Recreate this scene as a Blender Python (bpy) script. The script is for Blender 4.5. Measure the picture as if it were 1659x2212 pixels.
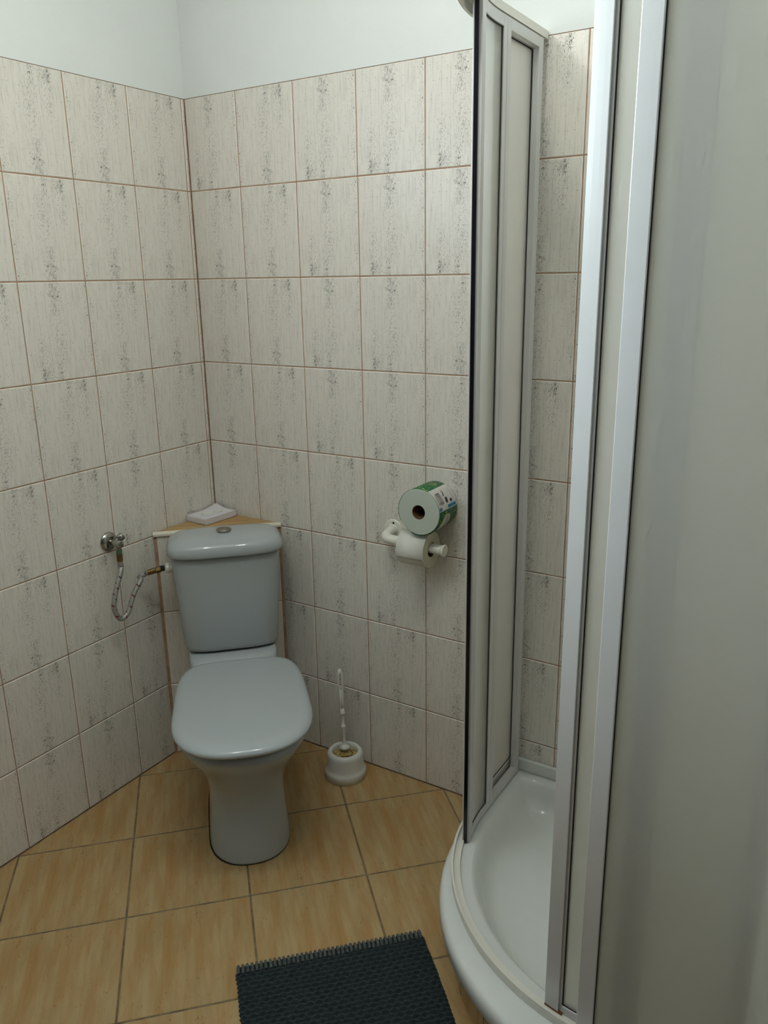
import bpy, bmesh, math, random
from mathutils import Vector, Matrix, noise
R = math.radians
PI = math.pi
S2 = math.sqrt(2)
for o in list(bpy.data.objects):
    bpy.data.objects.remove(o, do_unlink=True)
scene = bpy.context.scene
COL = scene.collection

# ------------------------------------------------------------------ camera
cam_d = bpy.data.cameras.new('camera')
cam_d.sensor_fit = 'HORIZONTAL'
cam_d.sensor_width = 36.0
cam_d.lens = 36.0 * 1741.8 / 1659.0
cam_d.clip_start = 0.02
cam = bpy.data.objects.new('camera', cam_d)
COL.objects.link(cam)
yaw, pit, rol = 2.13231, -0.28419, -0.01671
fw = Vector((math.cos(yaw) * math.cos(pit), math.sin(yaw) * math.cos(pit), math.sin(pit)))
rt = Vector((math.sin(yaw), -math.cos(yaw), 0))
up = rt.cross(fw)
r2 = rt * math.cos(rol) + up * math.sin(rol)
u2 = up * math.cos(rol) - rt * math.sin(rol)
cam.matrix_world = Matrix(((r2.x, u2.x, -fw.x, 1.8424), (r2.y, u2.y, -fw.y, -1.8807), (r2.z, u2.z, -fw.z, 1.4988), (0, 0, 0, 1)))
scene.camera = cam

# ------------------------------------------------------------------ view, world and lights
vs = scene.view_settings
vs.view_transform = 'Standard'
vs.look = 'None'
vs.gamma = 1.0
vs.use_curve_mapping = False
vs.exposure = -0.02
world = bpy.data.worlds.new('sky')
scene.world = world
world.use_nodes = True
bg = world.node_tree.nodes['Background']
bg.inputs[0].default_value = (0.75, 0.86, 1.0, 1)
bg.inputs[1].default_value = 0.5

def area_light(name, loc, target, sx, sy, power, color):
    d = bpy.data.lights.new(name, 'AREA')
    d.shape = 'RECTANGLE'
    d.size, d.size_y, d.energy, d.color = sx, sy, power, color
    o = bpy.data.objects.new(name, d)
    COL.objects.link(o)
    o.location = loc
    o.rotation_euler = (Vector(target) - Vector(loc)).to_track_quat('-Z', 'Y').to_euler()
    return o
# daylight outside the high window in the left wall
WY0, WY1, WZ0, WZ1 = -2.02, -1.07, 1.70, 2.40
DAY = area_light('daylight', (-0.17, (WY0 + WY1) / 2, (WZ0 + WZ1) / 2), (1.5, (WY0 + WY1) / 2 + 0.35, 2.2), 1.0, 0.70, 92, (0.74, 0.90, 1.0))

# the ceiling lamp has two opal globes; each one's light
LAMPS = ((0.825, -1.065, 2.30), (1.135, -0.835, 2.30))
for lp_ in LAMPS:
    ld = bpy.data.lights.new('lamp_light', 'POINT')
    ld.energy, ld.color, ld.shadow_soft_size = 7.9, (0.98, 1.0, 0.98), 0.055
    lo_ = bpy.data.objects.new('lamp_light', ld)
    COL.objects.link(lo_)
    lo_.location = lp_

CEIL = 2.55
ZT = 2.0            # top of the wall tiles
XR = 1.87           # right wall beside the shower
YF = -2.95          # wall behind the camera
XF = 2.75           # far right wall of the wider part

# ------------------------------------------------------------------ material helpers
class NT:
    def __init__(s, name):
        s.m = bpy.data.materials.new(name)
        s.m.use_nodes = True
        s.t = s.m.node_tree
        s.p = s.t.nodes['Principled BSDF']
        s.out = s.t.nodes['Material Output']
    def n(s, kind, **kw):
        nd = s.t.nodes.new(kind)
        for k, v in kw.items():
            setattr(nd, k, v)
        return nd
    def put(s, sock, v):
        if isinstance(v, bpy.types.NodeSocket):
            s.t.links.new(v, sock)
        elif v is not None:
            sock.default_value = v
    def math(s, op, a, b=None, c=None, clamp=False):
        nd = s.n('ShaderNodeMath', operation=op, use_clamp=clamp)
        s.put(nd.inputs[0], a); s.put(nd.inputs[1], b); s.put(nd.inputs[2], c)
        return nd.outputs[0]
    def add(s, a, b): return s.math('ADD', a, b)
    def mul(s, a, b): return s.math('MULTIPLY', a, b)
    def step(s, v, lo, hi):      # smooth ramp of v from lo to hi
        nd = s.n('ShaderNodeMapRange', interpolation_type='SMOOTHSTEP')
        s.put(nd.inputs[0], v); nd.inputs[1].default_value = lo; nd.inputs[2].default_value = hi
        return nd.outputs[0]
    def bump_band(s, v, c, w):   # 1 at v = c, falling to 0 at distance w
        d = s.math('ABSOLUTE', s.math('SUBTRACT', v, c))
        return s.math('SUBTRACT', 1.0, s.step(d, 0.0, w))
    def mix(s, f, a, b):
        nd = s.n('ShaderNodeMix', data_type='RGBA')
        s.put(nd.inputs[0], f); s.put(nd.inputs[6], a); s.put(nd.inputs[7], b)
        return nd.outputs[2]
    def noise(s, vec, scale, detail=2.0, rough=0.5, out=0):
        nd = s.n('ShaderNodeTexNoise')
        s.put(nd.inputs['Vector'], vec); nd.inputs['Scale'].default_value = scale
        nd.inputs['Detail'].default_value = detail; nd.inputs['Roughness'].default_value = rough
        return nd.outputs[out]
    def uv(s): return s.n('ShaderNodeTexCoord').outputs['UV']
    def obj(s): return s.n('ShaderNodeTexCoord').outputs['Object']
    def scale(s, vec, sc, loc=(0, 0, 0), rot=(0, 0, 0)):
        nd = s.n('ShaderNodeMapping')
        s.put(nd.inputs[0], vec); nd.inputs[1].default_value = loc; nd.inputs[2].default_value = rot; nd.inputs[3].default_value = sc
        return nd.outputs[0]
    def xy(s, vec):
        nd = s.n('ShaderNodeSeparateXYZ'); s.put(nd.inputs[0], vec)
        return nd.outputs
    def bump(s, h, strength=0.3, dist=0.002):
        nd = s.n('ShaderNodeBump'); nd.inputs['Strength'].default_value = strength; nd.inputs['Distance'].default_value = dist
        s.put(nd.inputs['Height'], h); s.t.links.new(nd.outputs[0], s.p.inputs['Normal'])
    def set(s, color=None, rough=None, metal=None, spec=None, coat=None):
        if color is not None: s.put(s.p.inputs['Base Color'], color)
        if rough is not None: s.put(s.p.inputs['Roughness'], rough)
        if metal is not None: s.p.inputs['Metallic'].default_value = metal
        if spec is not None: s.p.inputs['Specular IOR Level'].default_value = spec
        if coat is not None:
            s.p.inputs['Coat Weight'].default_value = coat; s.p.inputs['Coat Roughness'].default_value = 0.08
        return s.m

def srgb(r, g, b):
    f = lambda c: ((c / 255.0 + 0.055) / 1.055) ** 2.4 if c > 10 else c / 255.0 / 12.92
    return (f(r), f(g), f(b), 1.0)

def plain(name, col, rough=0.5, metal=0.0, spec=0.5, coat=None, var=0.03, nscale=30.0):
    s = NT(name)
    nz = s.noise(s.obj(), nscale, 3.0)
    c2 = tuple(max(0, c * (1 - var * 2)) for c in col[:3]) + (1,)
    return s.set(s.mix(nz, col, c2), rough, metal, spec, coat)

def wall_tile_mat():
    s = NT('travertine_wall_tile')
    uv = s.uv(); o = s.xy(uv); x, y = o[0], o[1]
    base = s.mix(s.noise(s.scale(uv, (7, 1.6, 1)), 2.2, 4.0, 0.6), srgb(236, 230, 220), srgb(223, 216, 203))
    streak = s.step(s.noise(s.scale(uv, (42, 3.4, 1), (3, 1, 0)), 1.0, 5.0, 0.62), 0.47, 0.74)
    base = s.mix(s.mul(streak, 0.42), base, srgb(170, 163, 149))
    # grey brushed marks gathered in vertical bands
    bands = s.add(s.mul(s.bump_band(x, 0.50, 0.17), 0.85), s.add(s.mul(s.bump_band(x, 0.03, 0.10), 0.65), s.mul(s.bump_band(x, 0.76, 0.13), s.step(y, 0.3, 1.0))))
    low = s.step(s.noise(s.scale(uv, (3, 2.5, 1), (5, 5, 0)), 1.6, 1.0), 0.38, 0.66)
    bands = s.add(s.mul(bands, s.add(s.mul(low, 0.8), 0.35)), 0.10)
    dab = s.noise(s.scale(uv, (84, 20, 1), (1, 7, 0)), 1.0, 4.0, 0.65)
    m1 = s.step(s.add(dab, s.mul(bands, 0.17)), 0.60, 0.76)
    base = s.mix(s.mul(m1, 0.50), base, srgb(142, 142, 138))
    # dark pits
    pit = s.noise(s.scale(uv, (105, 44, 1), (2, 3, 0)), 1.0, 1.5, 0.5)
    m2 = s.step(s.add(pit, s.mul(bands, 0.12)), 0.700, 0.745)
    base = s.mix(s.mul(m2, 0.90), base, srgb(66, 64, 60))
    # the dense cluster near one corner of every tile
    cl = s.mul(s.add(s.bump_band(x, 0.80, 0.055), s.mul(s.bump_band(x, 0.66, 0.05), 0.75)), s.bump_band(y, 0.90, 0.19))
    clp = s.noise(s.scale(uv, (95, 34, 1), (9, 2, 0)), 1.0, 2.5, 0.65)
    m3 = s.step(s.add(clp, s.mul(cl, 0.14)), 0.66, 0.73)
    base = s.mix(s.mul(m3, s.mul(s.step(cl, 0.05, 0.35), 0.8)), base, srgb(72, 72, 66))
    # pale rounded glaze along the tile's edges, edge highlight painted into its colour
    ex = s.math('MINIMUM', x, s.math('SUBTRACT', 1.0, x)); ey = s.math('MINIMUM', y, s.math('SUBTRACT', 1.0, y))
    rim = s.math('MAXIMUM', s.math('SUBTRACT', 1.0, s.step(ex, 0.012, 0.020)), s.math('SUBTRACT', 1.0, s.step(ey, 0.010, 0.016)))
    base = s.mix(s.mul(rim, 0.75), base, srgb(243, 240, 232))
    s.bump(s.add(s.mul(m2, -1.0), s.mul(dab, 0.3)), 0.12, 0.001)
    return s.set(base, s.add(0.30, s.mul(m1, 0.25)), 0.0, 0.5)

def floor_tile_mat():
    s = NT('yellow_floor_tile')
    uv = s.uv()
    g = s.n('ShaderNodeNewGeometry')
    ob = s.obj()
    n1 = s.noise(s.scale(uv, (8, 1.1, 1)), 1.0, 4.0, 0.6)
    base = s.mix(s.step(n1, 0.32, 0.68), srgb(188, 162, 116), srgb(172, 130, 76))
    n2 = s.noise(s.scale(uv, (5, 1.5, 1), (4, 8, 0)), 1.2, 4.0, 0.6)
    base = s.mix(s.mul(s.step(n2, 0.42, 0.72), 0.6), base, srgb(172, 150, 108))
    n3 = s.noise(s.scale(uv, (40, 3, 1), (4, 1, 0)), 1.0, 4.0, 0.6)
    base = s.mix(s.mul(s.step(n3, 0.5, 0.78), 0.26), base, srgb(158, 122, 68))
    low = s.step(s.noise(s.scale(uv, (3, 2, 1), (2, 6, 0)), 1.6, 1.0), 0.42, 0.62)
    pit = s.noise(s.scale(uv, (110, 26, 1), (2, 3, 0)), 1.0, 2.5, 0.5)
    m2 = s.step(s.add(pit, s.mul(low, 0.07)), 0.71, 0.76)
    base = s.mix(s.mul(m2, 0.75), base, srgb(88, 66, 36))
    s.bump(n3, 0.1, 0.001)
    return s.set(base, s.add(0.42, s.mul(n3, 0.2)), 0.0, 0.4)

def grout_mat(name, c1, c2):
    s = NT(name)
    n = s.noise(s.obj(), 22.0, 5.0, 0.6)
    s.bump(s.noise(s.obj(), 400.0, 2.0), 0.3, 0.001)
    return s.set(s.mix(s.step(n, 0.35, 0.65), c1, c2), 0.9, 0.0, 0.1)

def plaster_mat():
    s = NT('white_plaster')
    n = s.noise(s.obj(), 9.0, 5.0, 0.6)
    s.bump(s.noise(s.obj(), 60.0, 4.0, 0.7), 0.25, 0.002)
    return s.set(s.mix(n, srgb(234, 236, 232), srgb(227, 229, 225)), 0.9, 0.0, 0.15)

def ceramic_mat(name, col, rough=0.07):
    s = NT(name)
    n = s.noise(s.obj(), 5.0, 2.0)
    c2 = tuple(c * 0.97 for c in col[:3]) + (1,)
    return s.set(s.mix(n, col, c2), rough, 0.0, 0.5)

def pane_mat():
    s = NT('frosted_plastic_pane')
    nd = s.t.nodes
    n = s.noise(s.obj(), 55.0, 3.0, 0.6)
    blob = s.step(s.noise(s.scale(s.obj(), (1, 1, 0.45)), 60.0, 1.0), 0.62, 0.75)
    col = s.mix(n, srgb(234, 234, 230), srgb(226, 226, 220))
    s.set(col, 0.32, 0.0, 0.4)
    s.bump(s.add(s.mul(blob, 1.0), s.mul(n, 0.4)), 0.35, 0.0015)
    tr = s.n('ShaderNodeBsdfTranslucent'); s.put(tr.inputs[0], srgb(249, 247, 243))
    rf = s.n('ShaderNodeBsdfRefraction'); rf.inputs['Roughness'].default_value = 0.27; rf.inputs['IOR'].default_value = 1.12
    rf.inputs[0].default_value = srgb(236, 236, 230)
    m1 = s.n('ShaderNodeMixShader'); m1.inputs[0].default_value = 0.70
    s.t.links.new(s.p.outputs[0], m1.inputs[1]); s.t.links.new(tr.outputs[0], m1.inputs[2])
    m2 = s.n('ShaderNodeMixShader'); m2.inputs[0].default_value = 0.38
    s.t.links.new(m1.outputs[0], m2.inputs[1]); s.t.links.new(rf.outputs[0], m2.inputs[2])
    s.t.links.new(m2.outputs[0], s.out.inputs[0])
    return s.m

def glass_mat():
    s = NT('window_glass')
    tp = s.n('ShaderNodeBsdfTransparent'); gl = s.n('ShaderNodeBsdfGlossy'); gl.inputs['Roughness'].default_value = 0.02
    fr = s.n('ShaderNodeFresnel'); fr.inputs[0].default_value = 1.45
    mx = s.n('ShaderNodeMixShader')
    s.t.links.new(fr.outputs[0], mx.inputs[0]); s.t.links.new(tp.outputs[0], mx.inputs[1]); s.t.links.new(gl.outputs[0], mx.inputs[2])
    s.t.links.new(mx.outputs[0], s.out.inputs[0])
    return s.m

def braid_mat():
    s = NT('braided_steel')
    o = s.xy(s.uv())
    u, v = o[0], o[1]
    # two families of diagonal wires: u around (0..1), v along in metres
    a = s.add(s.mul(u, 8.0), s.mul(v, 260.0)); b = s.add(s.mul(u, 8.0), s.mul(v, -260.0))
    wa = s.math('ABSOLUTE', s.math('SINE', s.mul(a, PI))); wb = s.math('ABSOLUTE', s.math('SINE', s.mul(b, PI)))
    h = s.math('MAXIMUM', wa, wb)
    col = s.mix(s.step(s.mul(wa, wb), 0.0, 0.6), srgb(92, 88, 80), srgb(196, 194, 186))
    # coloured tracer threads, broken into dashes
    dash = s.step(s.math('SINE', s.mul(v, 2 * PI * 62)), 0.35, 0.6)
    fr = s.math('FRACT', s.add(s.mul(v, 33.0), s.mul(u, 1.0)))
    red = s.mul(s.bump_band(fr, 0.30, 0.10), dash); blue = s.mul(s.bump_band(fr, 0.52, 0.10), dash)
    col = s.mix(s.step(red, 0.1, 0.4), col, srgb(120, 36, 38))
    col = s.mix(s.step(blue, 0.1, 0.4), col, srgb(34, 36, 78))
    s.bump(h, 0.6, 0.0008)
    return s.set(col, 0.42, 0.55, 0.5)

def wrapper_mat():
    s = NT('green_leaf_wrapper')
    o = s.obj()
    col = s.mix(s.step(s.noise(o, 38.0, 3.0), 0.42, 0.6), srgb(12, 104, 40), srgb(12, 92, 74))
    uv = s.uv()
    vo = s.n('ShaderNodeTexVoronoi'); vo.inputs['Scale'].default_value = 1.0
    s.put(vo.inputs['Vector'], s.scale(uv, (190, 95, 1), rot=(0, 0, 0.5)))
    dash = s.math('SUBTRACT', 1.0, s.step(vo.outputs['Distance'], 0.28, 0.38))
    keep = s.step(s.noise(s.scale(uv, (60, 60, 1)), 1.0, 1.0), 0.44, 0.52)
    col = s.mix(s.mul(dash, keep), col, srgb(206, 214, 96))
    return s.set(col, 0.4, 0.0, 0.5)

def globe_mat():
    s = NT('clear_glass_globe')
    tp = s.n('ShaderNodeBsdfTransparent'); tp.inputs[0].default_value = (0.97, 0.97, 0.95, 1)
    gl = s.n('ShaderNodeBsdfGlossy'); gl.inputs['Roughness'].default_value = 0.1
    mx = s.n('ShaderNodeMixShader'); mx.inputs[0].default_value = 0.06
    s.t.links.new(tp.outputs[0], mx.inputs[1]); s.t.links.new(gl.outputs[0], mx.inputs[2])
    s.t.links.new(mx.outputs[0], s.out.inputs[0])
    return s.m

M = {}
M['globe'] = globe_mat()
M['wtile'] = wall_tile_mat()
M['ftile'] = floor_tile_mat()
M['wgrout'] = grout_mat('brown_grout', srgb(184, 150, 126), srgb(160, 124, 98))
M['fgrout'] = grout_mat('grey_grout', srgb(140, 124, 98), srgb(108, 94, 76))
M['plaster'] = plaster_mat()
M['paint'] = plain('grey_wall_paint', srgb(112, 108, 104), 0.8)  # invented dark tone on the unseen walls, to cut bounced light
M['ceramic'] = ceramic_mat('white_sanitary_ceramic', srgb(176, 181, 181))
M['seatplastic'] = ceramic_mat('grey_seat_plastic', srgb(178, 183, 183), 0.14)
M['pale'] = plain('cream_plastic', srgb(232, 230, 214), 0.28)
M['milky'] = plain('milky_plastic', srgb(226, 226, 218), 0.25)
M['chrome'] = plain('worn_chrome', srgb(170, 168, 160), 0.18, 1.0)
M['brass'] = plain('dull_brass', srgb(134, 112, 70), 0.38, 1.0)
M['verdigris'] = plain('green_corroded_brass', srgb(96, 124, 92), 0.7, 0.2, var=0.25, nscale=300)
M['blackrub'] = plain('black_rubber', srgb(16, 12, 22), 0.22)
M['darkgap'] = plain('dark_gap', srgb(30, 27, 24), 0.8)
M['alu'] = plain('white_lacquered_profile', srgb(208, 206, 202), 0.25)
M['pane'] = pane_mat()
M['acrylic'] = plain('white_acrylic', srgb(222, 224, 218), 0.16)
M['track'] = plain('ivory_profile', srgb(226, 222, 210), 0.35)
M['rust'] = plain('rusty_stain', srgb(132, 84, 52), 0.8, var=0.2, nscale=200)
M['paper'] = plain('tissue_paper', srgb(226, 226, 214), 0.95, spec=0.1, nscale=120)
M['paperend'] = plain('tissue_paper_end', srgb(196, 204, 190), 0.95, spec=0.1, nscale=200)
M['greypaper'] = plain('recycled_paper_end', srgb(214, 208, 184), 0.95, spec=0.1)
M['card'] = plain('brown_cardboard', srgb(112, 82, 56), 0.9, spec=0.1)
M['whitecard'] = plain('white_card', srgb(224, 218, 220), 0.6)
M['wrapper'] = wrapper_mat()
M['labelwhite'] = plain('label_white', srgb(220, 216, 208), 0.45)
M['labelblue'] = plain('label_blue', srgb(30, 130, 176), 0.45)
M['ink'] = plain('dark_ink', srgb(38, 28, 58), 0.6)
M['inkblue'] = plain('blue_ink', srgb(18, 70, 140), 0.6)
M['labelgold'] = plain('label_yellow', srgb(186, 178, 50), 0.5)
M['bristle'] = plain('stained_bristle', srgb(222, 194, 130), 0.8, var=0.3, nscale=160)
M['stain'] = plain('brown_stain', srgb(150, 92, 30), 0.8, var=0.2, nscale=200)
M['glass'] = glass_mat()
M['braid'] = braid_mat()
M['beigetrim'] = plain('ivory_edge_trim', srgb(226, 220, 200), 0.35)

def yarn_mat(name, c1, c2, sc):
    s = NT(name)
    n = s.noise(s.obj(), sc, 4.0, 0.7)
    s.bump(s.noise(s.obj(), 900.0, 3.0, 0.7), 0.7, 0.002)
    m = s.set(s.mix(s.step(n, 0.35, 0.7), c1, c2), 0.95, 0.0, 0.1)
    s.p.inputs['Sheen Weight'].default_value = 0.15
    return m
M['yarn'] = yarn_mat('dark_blue_grey_yarn', srgb(34, 45, 47), srgb(50, 61, 62), 120.0)
M['yarnlight'] = yarn_mat('grey_binding_yarn', srgb(62, 72, 72), srgb(116, 120, 114), 160.0)

# ------------------------------------------------------------------ mesh helpers
def link(name, me, parent=None):
    o = bpy.data.objects.new(name, me)
    COL.objects.link(o)
    if parent is not None: o.parent = parent
    return o

def build(name, bm, mats, parent=None, smooth=False, bevel=0, sub=0, auto=None, seg=2):
    me = bpy.data.meshes.new(name)
    bmesh.ops.recalc_face_normals(bm, faces=bm.faces)
    bm.to_mesh(me); bm.free()
    for m in (mats if isinstance(mats, (list, tuple)) else [mats]): me.materials.append(m)
    if smooth:
        for p in me.polygons: p.use_smooth = True
    if auto is not None:
        for p in me.polygons: p.use_smooth = True
        me.set_sharp_from_angle(angle=R(auto))
    o = link(name, me, parent)
    if bevel:
        b = o.modifiers.new('bevel', 'BEVEL'); b.width = bevel; b.segments = seg; b.limit_method = 'ANGLE'; b.angle_limit = R(40)
        b.harden_normals = False
    if sub:
        d = o.modifiers.new('sub', 'SUBSURF'); d.levels = sub; d.render_levels = sub
    return o

def empty(name, loc=(0, 0, 0), rz=0.0):
    o = bpy.data.objects.new(name, None)
    COL.objects.link(o)
    o.location = loc
    o.rotation_euler = (0, 0, rz)
    return o

def tag(o, label=None, cat=None, group=None, kind=None):
    if label: o['label'] = label
    if cat: o['category'] = cat
    if group: o['group'] = group
    if kind: o['kind'] = kind
    return o

def box(bm, a, b, mat=0):
    x0, y0, z0 = a; x1, y1, z1 = b
    vs_ = [bm.verts.new(p) for p in ((x0, y0, z0), (x1, y0, z0), (x1, y1, z0), (x0, y1, z0), (x0, y0, z1), (x1, y0, z1), (x1, y1, z1), (x0, y1, z1))]
    for f in ((0, 3, 2, 1), (4, 5, 6, 7), (0, 1, 5, 4), (1, 2, 6, 5), (2, 3, 7, 6), (3, 0, 4, 7)):
        fc = bm.faces.new([vs_[i] for i in f]); fc.material_index = mat
    return vs_

def loft(bm, rings, cap0=True, cap1=True, closed=True, mat=0):
    vr = [[bm.verts.new(p) for p in r] for r in rings]
    n = len(vr[0])
    for i in range(len(vr) - 1):
        for j in range(n if closed else n - 1):
            k = (j + 1) % n
            f = bm.faces.new((vr[i][j], vr[i][k], vr[i + 1][k], vr[i + 1][j])); f.material_index = mat
    if cap0: f = bm.faces.new(list(reversed(vr[0]))); f.material_index = mat
    if cap1: f = bm.faces.new(vr[-1]); f.material_index = mat
    return vr

def lathe(bm, prof, n=40, mtx=None, cap0=True, cap1=True, mat=0):
    mtx = mtx or Matrix()
    rings = [[mtx @ Vector((r * math.cos(2 * PI * k / n), r * math.sin(2 * PI * k / n), z)) for k in range(n)] for r, z in prof]
    return loft(bm, rings, cap0, cap1, mat=mat)

def spline(pts, per=10):
    pts = [Vector(p) for p in pts]
    out = []
    P_ = [pts[0] * 2 - pts[1]] + pts + [pts[-1] * 2 - pts[-2]]
    for i in range(1, len(P_) - 2):
        a, b, c, d = P_[i - 1], P_[i], P_[i + 1], P_[i + 2]
        for k in range(per):
            t = k / per
            out.append(0.5 * ((2 * b) + (c - a) * t + (2 * a - 5 * b + 4 * c - d) * t * t + (3 * b - a - 3 * c + d) * t ** 3))
    out.append(pts[-1])
    return out

def tube(bm, path, rad, n=16, uv=False, cap=True, mat=0):
    path = [Vector(p) for p in path]
    rads = rad if isinstance(rad, (list, tuple)) else [rad] * len(path)
    t0 = (path[1] - path[0]).normalized()
    ref = Vector((0, 0, 1)) if abs(t0.z) < 0.9 else Vector((1, 0, 0))
    nrm = t0.cross(ref).normalized()
    rings = []; length = [0.0]
    for i, p in enumerate(path):
        t = ((path[min(i + 1, len(path) - 1)] - path[max(i - 1, 0)])).normalized()
        nrm = (nrm - t * nrm.dot(t)).normalized()
        bn = t.cross(nrm)
        rings.append([p + (nrm * math.cos(2 * PI * k / n) + bn * math.sin(2 * PI * k / n)) * rads[i] for k in range(n)])
        if i: length.append(length[-1] + (p - path[i - 1]).length)
    vr = [[bm.verts.new(q) for q in r] for r in rings]
    L = bm.loops.layers.uv.verify() if uv else None
    for i in range(len(vr) - 1):
        for j in range(n):
            k = (j + 1) % n
            f = bm.faces.new((vr[i][j], vr[i][k], vr[i + 1][k], vr[i + 1][j])); f.material_index = mat
            if uv:
                for lp, q in zip(f.loops, ((j, i), (j + 1, i), (j + 1, i + 1), (j, i + 1))):
                    lp[L].uv = (q[0] / n, length[q[1]])
    if cap:
        bm.faces.new(list(reversed(vr[0]))).material_index = mat; bm.faces.new(vr[-1]).material_index = mat

def axis_matrix(loc, direction):
    return Matrix.Translation(Vector(loc)) @ Vector(direction).to_track_quat('Z', 'Y').to_matrix().to_4x4()

# ------------------------------------------------------------------ tiles as geometry
def clip(poly, keep):            # poly: list of 2D points; keep: list of (a, b, c) meaning a*x + b*y >= c
    for a, b, c in keep:
        out = []
        for i, p in enumerate(poly):
            q = poly[(i + 1) % len(poly)]
            dp, dq = a * p[0] + b * p[1] - c, a * q[0] + b * q[1] - c
            if dp >= 0: out.append(p)
            if dp * dq < 0:
                t = dp / (dp - dq); out.append((p[0] + (q[0] - p[0]) * t, p[1] + (q[1] - p[1]) * t))
        poly = out
        if len(poly) < 3: return []
    return poly

def inset(poly, d):
    n = len(poly); out = []
    A = sum(poly[i][0] * poly[(i + 1) % n][1] - poly[(i + 1) % n][0] * poly[i][1] for i in range(n))
    sg = 1 if A > 0 else -1
    lines = []
    for i in range(n):
        p, q = poly[i], poly[(i + 1) % n]
        dx, dy = q[0] - p[0], q[1] - p[1]; L = math.hypot(dx, dy)
        if L < 1e-6: continue
        nx, ny = -dy / L * sg, dx / L * sg
        lines.append((nx, ny, nx * p[0] + ny * p[1] + d))
    n = len(lines)
    for i in range(n):
        a1, b1, c1 = lines[i - 1]; a2, b2, c2 = lines[i]
        det = a1 * b2 - a2 * b1
        if abs(det) < 1e-6: return []
        out.append(((c1 * b2 - c2 * b1) / det, (a1 * c2 - a2 * c1) / det))
    A2 = sum(out[i][0] * out[(i + 1) % n][1] - out[(i + 1) % n][0] * out[i][1] for i in range(n))
    return out if A2 * sg > 1e-5 else []

def add_tile(bm, L, poly, to3d, uvf, gap, thick, bev=0.0015, mat=1):
    p0 = inset(poly, gap / 2)
    if not p0: return
    p1 = inset(p0, bev)
    if not p1 or len(p1) != len(p0): return
    depths = [(p0, -thick), (p0, -bev), (p1, 0.0)]
    vr = [[bm.verts.new(to3d(q[0], q[1], h)) for q in pl] for pl, h in depths]
    n = len(p0)
    faces = []
    for i in range(2):
        for j in range(n):
            k = (j + 1) % n
            f = bm.faces.new((vr[i][j], vr[i][k], vr[i + 1][k], vr[i + 1][j]))
            qs = (depths[i][0][j], depths[i][0][k], depths[i + 1][0][k], depths[i + 1][0][j])
            faces.append((f, qs))
    faces.append((bm.faces.new(vr[2]), p1))
    for f, qs in faces:
        f.material_index = mat
        for lp, q in zip(f.loops, qs): lp[L].uv = uvf(q[0], q[1])

TW, TH = 0.2011, 0.25
def tile_wall(bm, to3d, s0, s1, first, z0, z1, flips, seed, holes=(), gap=0.0030):
    """tiles over s0..s1 (along the wall) and z0..z1; first = position of a grout line"""
    L = bm.loops.layers.uv.verify()
    rnd = random.Random(seed)
    k0 = math.floor((s0 - first) / TW) - 1
    k = k0
    while first + k * TW < s1:
        a = first + k * TW
        for r in range(8):
            zb = 2.0 - (r + 1) * TH
            fl = flips.get((r, k), rnd.random() < 0.38)
            cells = [[(a, zb), (a + TW, zb), (a + TW, zb + TH), (a, zb + TH)]]
            for (h0, h1, hz0, hz1) in holes:
                nxt = []
                for c in cells:
                    for keep in ([(-1, 0, -h0)], [(1, 0, h1)], [(1, 0, h0), (-1, 0, -h1), (0, -1, -hz0)], [(1, 0, h0), (-1, 0, -h1), (0, 1, hz1)]):
                        q = clip(c, keep)
                        if q: nxt.append(q)
                cells = nxt
            for c in cells:
                c = clip(c, [(1, 0, s0), (-1, 0, -s1), (0, 1, z0), (0, -1, -z1)])
                if not c: continue
                if fl: uvf = lambda x, z, a=a, zb=zb: (1 - (x - a) / TW, 1 - (z - zb) / TH)
                else: uvf = lambda x, z, a=a, zb=zb: ((x - a) / TW, (z - zb) / TH)
                add_tile(bm, L, c, to3d, uvf, gap, 0.005)
        k += 1

def slab_rects(rects, holes):
    out = [list(r) for r in rects]
    for h in holes:
        nxt = []
        for r in out:
            s0, s1, z0, z1 = r
            h0, h1, g0, g1 = max(h[0], s0), min(h[1], s1), max(h[2], z0), min(h[3], z1)
            if h0 >= h1 or g0 >= g1: nxt.append(r); continue
            for q in ((s0, h0, z0, z1), (h1, s1, z0, z1), (h0, h1, z0, g0), (h0, h1, g1, z1)):
                if q[1] - q[0] > 1e-5 and q[3] - q[2] > 1e-5: nxt.append(list(q))
        out = nxt
    return out

def make_wall(name, to3d, s0, s1, first, flips, seed, holes=(), th=0.10, e0=0.0, e1=0.0, tiled=True):
    bm = bmesh.new()
    bm.loops.layers.uv.verify()
    def prism(rect, d0, d1, mat):
        a0, a1, b0, b1 = rect
        c = [to3d(a0, b0, d0), to3d(a1, b0, d0), to3d(a1, b1, d0), to3d(a0, b1, d0), to3d(a0, b0, d1), to3d(a1, b0, d1), to3d(a1, b1, d1), to3d(a0, b1, d1)]
        v = [bm.verts.new(p) for p in c]
        for f in ((0, 3, 2, 1), (4, 5, 6, 7), (0, 1, 5, 4), (1, 2, 6, 5), (2, 3, 7, 6), (3, 0, 4, 7)):
            bm.faces.new([v[i] for i in f]).material_index = mat
    for r in slab_rects([(s0 - e0, s1 + e1, 0, 2.0)], holes): prism(r, -0.0016, -th, 0)
    for r in slab_rects([(s0 - e0, s1 + e1, 2.0, CEIL)], holes): prism(r, 0.0004, -th, 2)
    if tiled: tile_wall(bm, to3d, s0, s1, first, 0.0, 2.0, flips, seed, holes)
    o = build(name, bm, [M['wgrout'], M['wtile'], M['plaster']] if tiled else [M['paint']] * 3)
    return tag(o, kind='structure')

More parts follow.
